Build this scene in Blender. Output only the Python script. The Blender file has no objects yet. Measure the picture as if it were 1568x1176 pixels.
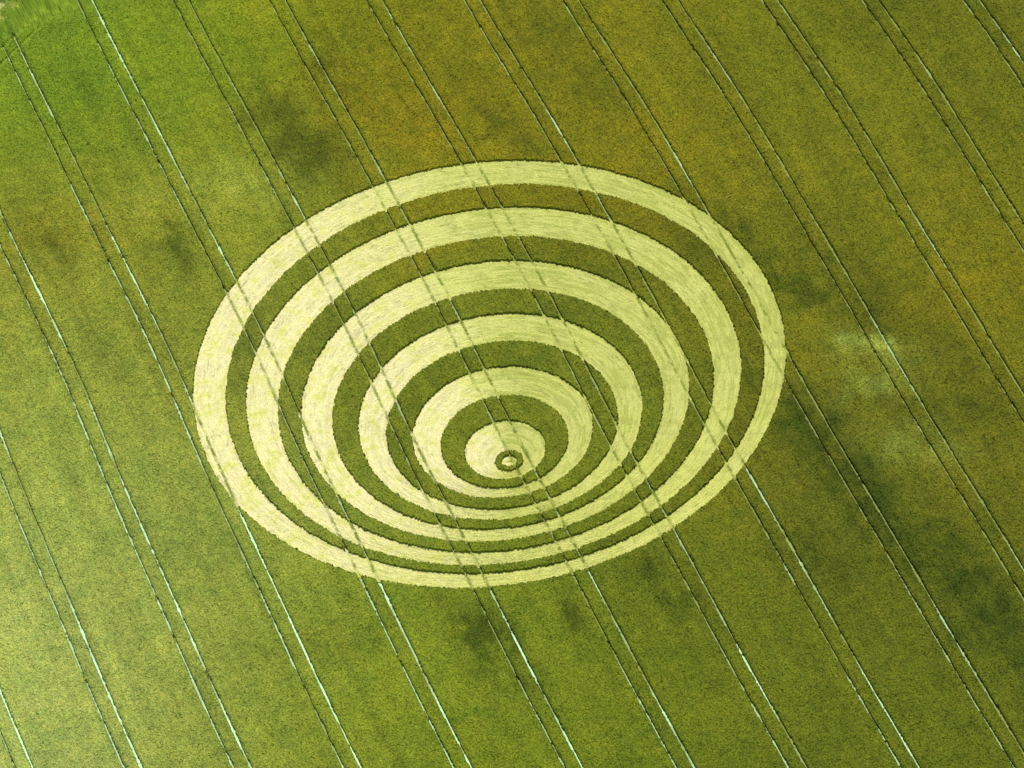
import bpy, math, numpy as np
from mathutils import Vector, Matrix
scene=bpy.context.scene
rng=np.random.default_rng(7)

# ---------------------------------------------------------------- camera
FPX=8626.0; DEP=math.radians(45.5); ROLL=math.radians(8); DIST=FPX/12.0
F=Vector((0,math.cos(DEP),-math.sin(DEP))); r0=Vector((1,0,0)); u0=Vector((0,math.sin(DEP),math.cos(DEP)))
R=math.cos(ROLL)*r0-math.sin(ROLL)*u0; U=math.sin(ROLL)*r0+math.cos(ROLL)*u0
C=-F*DIST
cam=bpy.data.cameras.new("camera"); co=bpy.data.objects.new("camera",cam); scene.collection.objects.link(co)
co.matrix_world=Matrix(((R.x,U.x,-F.x,C.x),(R.y,U.y,-F.y,C.y),(R.z,U.z,-F.z,C.z),(0,0,0,1)))
cam.sensor_width=36; cam.lens=36*FPX/1568; cam.clip_end=20000; cam.clip_start=1
scene.camera=co

# ---------------------------------------------------------------- helpers
TAB=rng.random(1<<16).astype(np.float32)
def hsh(ix,iy,seed):
    n=(ix*np.int32(7919)+iy*np.int32(104729)+np.int32(seed*3571))
    n=n^(n>>7)
    return TAB[n&0xFFFF]
def vn(x,y,seed):
    x=np.asarray(x,np.float32); y=np.asarray(y,np.float32)
    fx=np.floor(x);fy=np.floor(y);tx=x-fx;ty=y-fy
    fx=fx.astype(np.int32);fy=fy.astype(np.int32)
    tx=tx*tx*(3-2*tx);ty=ty*ty*(3-2*ty)
    a=hsh(fx,fy,seed);b=hsh(fx+1,fy,seed);c=hsh(fx,fy+1,seed);d=hsh(fx+1,fy+1,seed)
    return (a+(b-a)*tx)*(1-ty)+(c+(d-c)*tx)*ty
def fbm(x,y,s,o=4):
    r=0;A=0;k=1.0
    for i in range(o):
        ca,sa=math.cos(.7*i+.4),math.sin(.7*i+.4); f=2**i
        r=r+k*vn((x*ca-y*sa)*f+i*17.3,(x*sa+y*ca)*f-i*9.1,s+i*13); A+=k; k*=.55
    return r/A
def fbs(x,y,s,o=3):
    r=0;A=0;k=1.0
    for i in range(o):
        r=r+k*vn(x*2**i+i*17.3,y*2**i-i*9.1,s+i*13); A+=k; k*=.55
    return r/A
def sst(a,b,x):
    t=np.clip((x-a)/(b-a),0,1); return t*t*(3-2*t)
def lin(c):
    c=np.array(c,float)/255; return np.where(c<.04045,c/12.92,((c+.055)/1.055)**2.4)
def raw_mesh(name,P,q,col):
    me=bpy.data.meshes.new(name); me.vertices.add(len(P)); me.vertices.foreach_set("co",P.astype(np.float32).ravel())
    me.loops.add(q.size); me.loops.foreach_set("vertex_index",q.astype(np.int32).ravel())
    me.polygons.add(len(q)); me.polygons.foreach_set("loop_start",(np.arange(len(q))*4).astype(np.int32)); me.update(calc_edges=True)
    ca=me.color_attributes.new("tone",'FLOAT_COLOR','POINT'); ca.data.foreach_set("color",np.c_[np.clip(col,.001,1),np.ones(len(col))].astype(np.float32).ravel())
    me.polygons.foreach_set("use_smooth",np.zeros(len(q),bool))
    ob=bpy.data.objects.new(name,me); scene.collection.objects.link(ob); return ob
def grid_mesh(name,P,nu,nv,col):
    a,b=np.meshgrid(np.arange(nu-1),np.arange(nv-1),indexing='ij')
    q=np.stack([a*nv+b,(a+1)*nv+b,(a+1)*nv+b+1,a*nv+b+1],-1).reshape(-1,4)
    return raw_mesh(name,P,q,col)

# ---------------------------------------------------------------- layout (metres)
CROP_H=0.42
rings=[((-2.68,3.50,38.10),(-2.05,2.22,34.58)),
       ((-2.35,0.80,31.75),(-2.22,-0.92,27.92)),
       ((-2.40,-2.25,24.82),(-2.18,-3.90,21.14)),
       ((-2.02,-5.38,18.12),(-1.95,-7.02,14.74)),
       ((-2.00,-8.35,11.47),(-1.95,-10.10,8.10)),
       ((-1.99,-11.62,5.12),(-1.68,-13.55,1.78))]
centre_spot=(-1.68,-13.60,0.92)
ta=math.radians(14.65); td=np.array([-math.sin(ta),math.cos(ta)]); tn=np.array([math.cos(ta),math.sin(ta)])
tracks=[]
for k in range(-3,16):
    c=-75.2+12.1*k
    tracks+= [(c,0),(c-1.95,1)]
def wob(u,c):
    return 0.5*np.exp(-((u-28)/26)**2)+0.12*np.sin(u/19.0+c*.013)+0.06*np.sin(u/7.0+c*.05)
edge_pt=(-61.4,84.9)
bn=np.array([-0.76,0.65]); bd=float(np.dot(bn,edge_pt))     # field edge line

def swath_mask(x,y):
    j=(fbm(x*1.3,y*1.3,91,3)-.5)*.22+(rng.random(x.shape)-.5)*.20
    m=np.zeros(x.shape,bool)
    for (ox,oy,orr),(ix,iy,ir) in rings:
        m|=(np.hypot(x-ox,y-oy)+j<orr)&(np.hypot(x-ix,y-iy)+j>ir)
    m|=np.hypot(x-centre_spot[0],y-centre_spot[1])+j*.4<centre_spot[2]
    return m

# ---------------------------------------------------------------- crop tone map (stand colour with the brighter, hotspot-lit south-west painted in)
def px_to_ground(px,py):   # image pixel coordinates -> ground metres, approximate affine map
    dx=px-784.;up=588.-py
    return .0825*dx+.0116*up, (-.01627*dx+.1157*up)
tone_pts=[(60,60,96,124,26),(130,110,106,130,22),(250,60,121,131,22),(420,60,123,127,14),(600,60,121,115,12),(900,60,117,114,14),(1200,80,105,109,14),(1500,60,101,104,14),
(80,330,146,141,40),(330,290,131,141,45),(550,200,122,117,12),(250,390,116,122,24),(1000,220,118,115,14),(1250,300,112,112,18),(1500,300,108,108,14),
(60,560,138,148,58),(200,520,129,133,40),(780,560,113,121,26),(1400,560,110,110,18),(1530,480,113,109,14),
(60,800,147,158,68),(60,1000,158,166,88),(60,1130,158,166,88),(300,900,134,143,50),(300,1100,131,140,46),(600,1000,115,127,28),(750,1050,109,121,22),
(1000,1050,102,112,18),(1200,900,102,107,18),(1400,800,97,99,16),(1500,700,98,99,16),(1500,1000,95,101,15),(1300,1120,92,102,16),(200,200,125,139,28)]
TP=np.array([px_to_ground(p[0],p[1]) for p in tone_pts]); TC=np.array([lin(p[2:]) for p in tone_pts])
blobs=[(488,80,6,1.8,-72,'d',.9),(445,205,7,3.4,-60,'d',.85),(345,270,5,4,0,'p',.5),(250,385,3.2,5,0,'d',.7),(400,160,5,2.5,-50,'d',.5),(120,340,10,4,10,'o',.35),
(1330,535,2.2,1.8,0,'p',.95),(1325,590,2.0,2.0,0,'p',.7),(1350,560,5,4,0,'p',.2),(1235,440,14,2.4,-42,'d',.9),(1140,345,8,2,-50,'d',.6),(1220,640,9,4,-60,'d',.65),(1290,740,15,3.4,-72,'d',.8),(1400,840,18,3,-64,'d',.85),
(1500,650,10,5,-30,'d',.6),(1480,960,17,2.8,-68,'d',.8),(715,955,5,1.1,-80,'d',.9),(745,975,6,1.2,-80,'d',.75),(865,930,5,1.3,-78,'d',.8),(800,1000,8,1.2,-76,'d',.7),(1010,880,7,2.6,-65,'d',.6),(1230,850,7,4,-60,'d',.5),
(1350,430,8,3,-40,'d',.5),(600,150,14,8,-40,'o',.4),(1000,200,14,8,-30,'o',.2),(760,170,9,3,-60,'d',.45),(880,60,10,3,-60,'d',.4),(60,130,8,4,40,'g',.3),(330,60,8,6,0,'g',.25),
(190,310,6,3,0,'p',.25),(60,620,8,8,0,'p',.25),(40,1050,14,12,0,'p',.35),(1390,690,5,3,-30,'p',.3),(1030,340,6,2,-30,'o',.25),(640,400,5,1.5,20,'o',.25),(1520,440,10,6,0,'o',.25),(490,980,8,2,-10,'d',.25),(60,380,5,2,-60,'d',.4)]
KC={'d':lin((60,73,6)),'p':lin((155,166,66)),'o':lin((136,117,10)),'g':lin((84,118,14))}  # d: shading from lodged crop's height change, painted as dark green
def tone_low(x,y):
    num=np.zeros(x.shape+(3,));den=np.full(x.shape,1e-9)
    for (px,py),c in zip(TP,TC):
        w=np.exp(-((x-px)**2+(y-py)**2)/(2*13.**2))+1e-5/(1+((x-px)**2+(y-py)**2)/900)
        num+=w[...,None]*c;den+=w
    col=num/den[...,None]
    wx=(fbm(x*.2,y*.2,31,5)-.5)*8; wy=(fbm(x*.2,y*.2,41,5)-.5)*8
    u=x*td[0]+y*td[1]; v=x*tn[0]+y*tn[1]
    br=.6*fbm(x*.5,y*.5,51,5)+.4*fbs(u*.12,v*1.1,57,4)      # breakup partly follows the drilling direction
    for px,py,ra,rb,an,kd,s in blobs:
        X,Y=px_to_ground(px,py); a=math.radians(an); dx=x+wx-X;dy=y+wy-Y
        e=((dx*math.cos(a)+dy*math.sin(a))/ra)**2+((-dx*math.sin(a)+dy*math.cos(a))/rb)**2
        w=np.exp(-e*.7)*s*(.35+1.0*sst(.34,.66,br)); w=np.clip(w,0,.78)
        col=col*(1-w[...,None])+KC[kd]*w[...,None]
    return col
def tone_detail(x,y,u,v,col):
    m1=fbm(x*.06,y*.06,61,5)-.5; m2=fbm(x*.5,y*.5,71,4)-.5; m3=fbs(u*.05,v*.8,81,4)-.5; m4=fbm(x*1.8,y*1.8,77,3)-.5
    g=1+.34*m1+.32*m2+.40*m3+.34*m4
    col=col*g[...,None]; col[...,0]*=1+.20*m2+.10*m1+.12*m4
    return col

# ---------------------------------------------------------------- materials
def mat(name,rough=.85):
    m=bpy.data.materials.new(name); m.use_nodes=True; nt=m.node_tree; b=nt.nodes["Principled BSDF"]
    b.inputs["Roughness"].default_value=rough; b.inputs["Specular IOR Level"].default_value=.15
    return m,nt,b
def N(nt,t,**k):
    n=nt.nodes.new(t)
    for a,v in k.items(): setattr(n,a,v)
    return n
def vary(nt,src,scale,lo,hi,detail=3,vec=None,rough=.6):
    no=N(nt,"ShaderNodeTexNoise"); no.inputs["Scale"].default_value=scale; no.inputs["Detail"].default_value=detail; no.inputs["Roughness"].default_value=rough
    if vec is not None: nt.links.new(vec,no.inputs["Vector"])
    mr=N(nt,"ShaderNodeMapRange"); mr.inputs["From Min"].default_value=.3; mr.inputs["From Max"].default_value=.7; mr.inputs["To Min"].default_value=lo; mr.inputs["To Max"].default_value=hi
    nt.links.new(no.outputs["Fac"],mr.inputs["Value"])
    mx=N(nt,"ShaderNodeVectorMath",operation='SCALE'); nt.links.new(src,mx.inputs[0]); nt.links.new(mr.outputs[0],mx.inputs["Scale"])
    return mx.outputs[0]
def world_pos(nt):
    return N(nt,"ShaderNodeNewGeometry").outputs["Position"]

mc,nt,b=mat("standing_crop_mat")
at=N(nt,"ShaderNodeAttribute",attribute_name="tone"); pos=world_pos(nt)
o=vary(nt,at.outputs["Color"],5.0,.76,1.24,3,pos); o=vary(nt,o,14.0,.78,1.22,2,pos)
nt.links.new(o,b.inputs["Base Color"])
ms,nt,b=mat("flattened_straw_mat",.7)
at=N(nt,"ShaderNodeAttribute",attribute_name="tone"); pos=world_pos(nt)
o=vary(nt,at.outputs["Color"],7.0,.88,1.12,3,pos); nt.links.new(o,b.inputs["Base Color"])
mt,nt,b=mat("chalky_soil_mat",.9)
at=N(nt,"ShaderNodeAttribute",attribute_name="tone"); pos=world_pos(nt)
o=vary(nt,at.outputs["Color"],3.0,.75,1.2,3,pos); nt.links.new(o,b.inputs["Base Color"])
mg,nt,b=mat("ground_mat",.95)
rgb=N(nt,"ShaderNodeRGB"); rgb.outputs[0].default_value=(.09,.11,.02,1)
o=vary(nt,rgb.outputs[0],.02,.7,1.3,6,world_pos(nt)); o=vary(nt,o,4,.8,1.2,3,world_pos(nt))
nt.links.new(o,b.inputs["Base Color"])

# ---------------------------------------------------------------- ground sheet
bpy.ops.mesh.primitive_grid_add(x_subdivisions=40,y_subdivisions=40,size=9000)
gr=bpy.context.object; gr.name="ground"; gr.data.materials.append(mg)

# ---------------------------------------------------------------- standing crop canopy
du,dv=.135,.10
def axis(lo,hi,d,far):
    core=np.arange(lo,hi,d); s=d*1.35**np.arange(1,60); e=np.cumsum(s); e=e[e<far]
    return np.r_[(lo-e)[::-1],core,hi+e]
us=axis(-86,92,du,260); vs=axis(-84,86,dv,120)
Ug,Vg=np.meshgrid(us,vs,indexing='ij')
Uj=Ug+(rng.random(Ug.shape)-.5)*du*.6; Vj=Vg+(rng.random(Ug.shape)-.5)*dv*.5
X=Uj*td[0]+Vj*tn[0]; Y=Uj*td[1]+Vj*tn[1]
Z=CROP_H+(rng.random(X.shape)-.5)*.15+(fbm(X*.9,Y*.9,5,3)-.5)*.14+(fbs(Uj*.5,Vj*5.5,6,2)-.5)*.10
sm=swath_mask(X,Y)
gap=np.zeros(X.shape,bool); rut=np.zeros(X.shape)
for c,side in tracks:
    wb=wob(us,c)[:,None]
    sel=np.where(np.abs(vs-c)<2)[0]
    if len(sel)==0: continue
    sl=slice(sel[0],sel[-1]+1)
    d=np.abs(Vj[:,sl]-(c+wb))
    w=(.13 if side==0 else .10)+((fbs(us*.6,us*0+c,7,3)-.5)*.20)[:,None]
    gap[:,sl]|=d<w
    rut[:,sl]=np.maximum(rut[:,sl],sst(.5,.1,d))
hd=X*bn[0]+Y*bn[1]-bd
out=(hd+(fbm(X*.4,Y*.4,8,3)-.5)*1.6)>0
gap&=(hd<-3.4)
low=sm|gap|out
Z=np.where(low,-.08,Z-.10*rut)
nu2=np.linspace(us[0],us[-1],1100); nv2=np.linspace(vs[0],vs[-1],900)
A,B=np.meshgrid(nu2,nv2,indexing='ij')
tl=tone_low(A*td[0]+B*tn[0],A*td[1]+B*tn[1])
fu=(us-nu2[0])/(nu2[1]-nu2[0]); fv=(vs-nv2[0])/(nv2[1]-nv2[0])
iu=np.clip(fu.astype(int),0,1098); iv=np.clip(fv.astype(int),0,898); tu=(fu-iu)[:,None,None]; tv=(fv-iv)[None,:,None]
row=tl[iu]*(1-tu)+tl[iu+1]*tu
col=row[:,iv]*(1-tv)+row[:,iv+1]*tv
col=tone_detail(X,Y,Uj,Vj,col)*1.10
# crop left standing between the rings is a touch darker
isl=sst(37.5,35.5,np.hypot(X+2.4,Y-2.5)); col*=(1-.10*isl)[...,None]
col*=(.76+.48*rng.random(X.shape))[...,None]; col[...,0]*=.82+.30*rng.random(X.shape)
col*=(1-.16*rut)[...,None]
hl=(np.abs(hd+3.9)<.35)|(np.abs(hd+5.8)<.3)
col=np.where(hl[...,None],col*1.2+lin((60,60,30))*.3,col); Z=np.where(hl&~low,Z-.15,Z)
crop=grid_mesh("crop_field",np.stack([X,Y,Z],-1).reshape(-1,3),len(us),len(vs),col.reshape(-1,3))
crop.data.materials.append(mc)

# ---------------------------------------------------------------- tractor tracks (wheelings)
Ps=[];Qs=[];Cs=[];base=0
for c,side in tracks:
    if c<-110 or c>115: continue
    uu=np.arange(-110,96,.25); n=len(uu); nv=7
    t=np.linspace(-.42,.42,nv)
    UU=np.repeat(uu[:,None],nv,1); VV=(c+wob(uu,c))[:,None]+t[None]
    x=UU*td[0]+VV*tn[0]; y=UU*td[1]+VV*tn[1]
    z=.012+.03*rng.random(x.shape)+.02*np.abs(t)[None]
    z=np.where(x*bn[0]+y*bn[1]-bd>-3,-.05,z)
    ok=fbs(UU*.07,VV*0+c*3.1,201,5)
    sw=sst(50,-60,.8*x+.6*y)            # paler towards the south-west
    pale=sst(.56-.30*sw,.76-.20*sw,ok)*(1.0 if side==0 else .55)
    k=np.clip(pale*(.45+.60*sw)+.08,0,1)[...,None]
    inside=sst(38,36,np.hypot(x+2.5,y-3.5))[...,None]; k=k*(1-.65*inside)  # shadow on tracks inside the circle painted into their colour
    cc=lin((130,138,48))*(1-k)+lin((205,242,195))*k
    cc=cc*(.85+.3*rng.random(x.shape))[...,None]
    Ps.append(np.stack([x,y,z],-1).reshape(-1,3)); Cs.append(cc.reshape(-1,3))
    a,b_=np.meshgrid(np.arange(n-1),np.arange(nv-1),indexing='ij')
    Qs.append(np.stack([a*nv+b_,(a+1)*nv+b_,(a+1)*nv+b_+1,a*nv+b_+1],-1).reshape(-1,4)+base); base+=n*nv
tr=raw_mesh("tractor_track",np.vstack(Ps),np.vstack(Qs),np.vstack(Cs)); tr.data.materials.append(mt)

# ---------------------------------------------------------------- flattened swaths of the crop circle
Ps=[];Qs=[];Cs=[];base=0
allr=[(o_,i_) for o_,i_ in rings]+[(centre_spot,(centre_spot[0],centre_spot[1],.02))]
straw=lin((213,214,114)); sheen=lin((236,227,165)); green=lin((112,130,28)); dirt=lin((130,130,50))
for ri,((ox,oy,orr),(ix,iy,ir)) in enumerate(allr):
    orr+=.35; ir=max(ir-.35,.02)
    nt_=max(60,int(2*math.pi*orr/.13)); wmax=orr-ir+math.hypot(ox-ix,oy-iy); nw=max(10,int(wmax/.085))
    th=np.arange(nt_)/nt_*2*math.pi; t=np.linspace(0,1,nw)
    TH,T=np.meshgrid(th,t,indexing='ij')
    xo=ox+orr*np.cos(TH);yo=oy+orr*np.sin(TH);xi=ix+ir*np.cos(TH);yi=iy+ir*np.sin(TH)
    x=xi+(xo-xi)*T; y=yi+(yo-yi)*T
    s=TH*(ir+orr)/2; w=T*(orr-ir)
    st=fbs(s*.22+ri*50,w*3.2,301,3); st2=fbs(s*1.0,w*5,311,2); lump=fbm(x*.9,y*.9,321,4); big=fbm(x*.25,y*.25,351,3)
    z=.07+.08*st+.05*st2+.06*rng.random(x.shape)
    v=x*tn[0]+y*tn[1]; u=x*td[0]+y*td[1]
    tk=np.zeros(x.shape)
    rag=(rng.random(x.shape)-.5)*.16
    for c,side in tracks:
        d=np.abs(v+rag-(c+wob(u,c))); tk=np.maximum(tk,sst(.26,.10,d)*(1 if side==0 else .85))
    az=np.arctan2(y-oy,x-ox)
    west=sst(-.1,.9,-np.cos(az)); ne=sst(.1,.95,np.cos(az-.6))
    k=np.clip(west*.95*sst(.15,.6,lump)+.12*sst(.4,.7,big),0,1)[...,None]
    cc=straw*(1-k)+sheen*k  # west-side sheen of the laid straw painted into the tone
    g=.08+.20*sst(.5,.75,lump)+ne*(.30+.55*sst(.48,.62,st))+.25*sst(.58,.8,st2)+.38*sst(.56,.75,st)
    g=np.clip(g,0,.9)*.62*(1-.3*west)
    g=np.maximum(g,tk*(.30+.65*sst(.35,.6,fbm(u*1.2,v*2,331,3))))[...,None]
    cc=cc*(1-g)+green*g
    fl=(sst(.66,.76,fbs(s*1.1+9,w*9,341,2))*sst(.45,.6,lump)*.42)[...,None]; cc=cc*(1-fl)+dirt*fl
    cc=cc*(.80+.42*st)[...,None]*(.86+.28*rng.random(x.shape))[...,None]
    z-=tk*.06
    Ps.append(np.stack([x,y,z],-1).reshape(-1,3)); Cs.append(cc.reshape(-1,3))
    a,b_=np.meshgrid(np.arange(nt_),np.arange(nw-1),indexing='ij'); a2=(a+1)%nt_
    Qs.append(np.stack([a*nw+b_,a*nw+b_+1,a2*nw+b_+1,a2*nw+b_],-1).reshape(-1,4)+base); base+=nt_*nw
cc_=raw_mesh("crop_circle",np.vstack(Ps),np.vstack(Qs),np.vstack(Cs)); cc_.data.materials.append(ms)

# ---------------------------------------------------------------- grass margin at the field corner
uu=np.arange(-60,60,.25); ww=np.arange(-.6,40,.25)
A,W=np.meshgrid(uu,ww,indexing='ij'); bt=np.array([bn[1],-bn[0]])
p0=np.array(edge_pt)
x=p0[0]+bn[0]*W+bt[0]*A; y=p0[1]+bn[1]*W+bt[1]*A
k=sst(.4,.6,fbm(x*.35,y*.35,411,4))[...,None]
pth=(sst(.75,.3,np.abs(W-1.9+.5*(fbm(A*.3,A*0,5,2)-.5)))*sst(.3,.5,fbm(x*.8,y*.8,6,3)))[...,None]
z=.08+.22*rng.random(x.shape)+.3*fbm(x*.6,y*.6,401,4)*sst(0,1,W)
cm=lin((108,130,30))*(1-k)+lin((160,162,70))*k; cm=cm*(1-pth*.6)+lin((205,205,135))*pth*.6
cm=cm*(.7+.6*rng.random(x.shape))[...,None]
z=z*(1-.8*pth[...,0])+.02
gm=grid_mesh("grass_verge",np.stack([x,y,z],-1).reshape(-1,3),len(uu),len(ww),cm.reshape(-1,3)); gm.data.materials.append(mc)

# ---------------------------------------------------------------- light
saz=math.radians(12); sel=math.radians(56)
sv=Vector((math.sin(saz)*math.cos(sel),math.cos(saz)*math.cos(sel),math.sin(sel)))
L=bpy.data.lights.new("sun",'SUN'); L.energy=4.0; L.angle=math.radians(.53); L.color=(1,.96,.88)
lo=bpy.data.objects.new("sun",L); lo.rotation_euler=sv.to_track_quat('Z','Y').to_euler(); lo.location=(0,0,300); scene.collection.objects.link(lo)
w=bpy.data.worlds.new("World"); scene.world=w; w.use_nodes=True; wn=w.node_tree
sk=wn.nodes.new("ShaderNodeTexSky"); sk.sky_type='NISHITA'; sk.sun_disc=False; sk.sun_elevation=sel; sk.sun_rotation=saz
wn.links.new(sk.outputs[0],wn.nodes["Background"].inputs[0]); wn.nodes["Background"].inputs[1].default_value=.1
scene.view_settings.view_transform='Standard'; scene.view_settings.look='None'; scene.view_settings.exposure=0
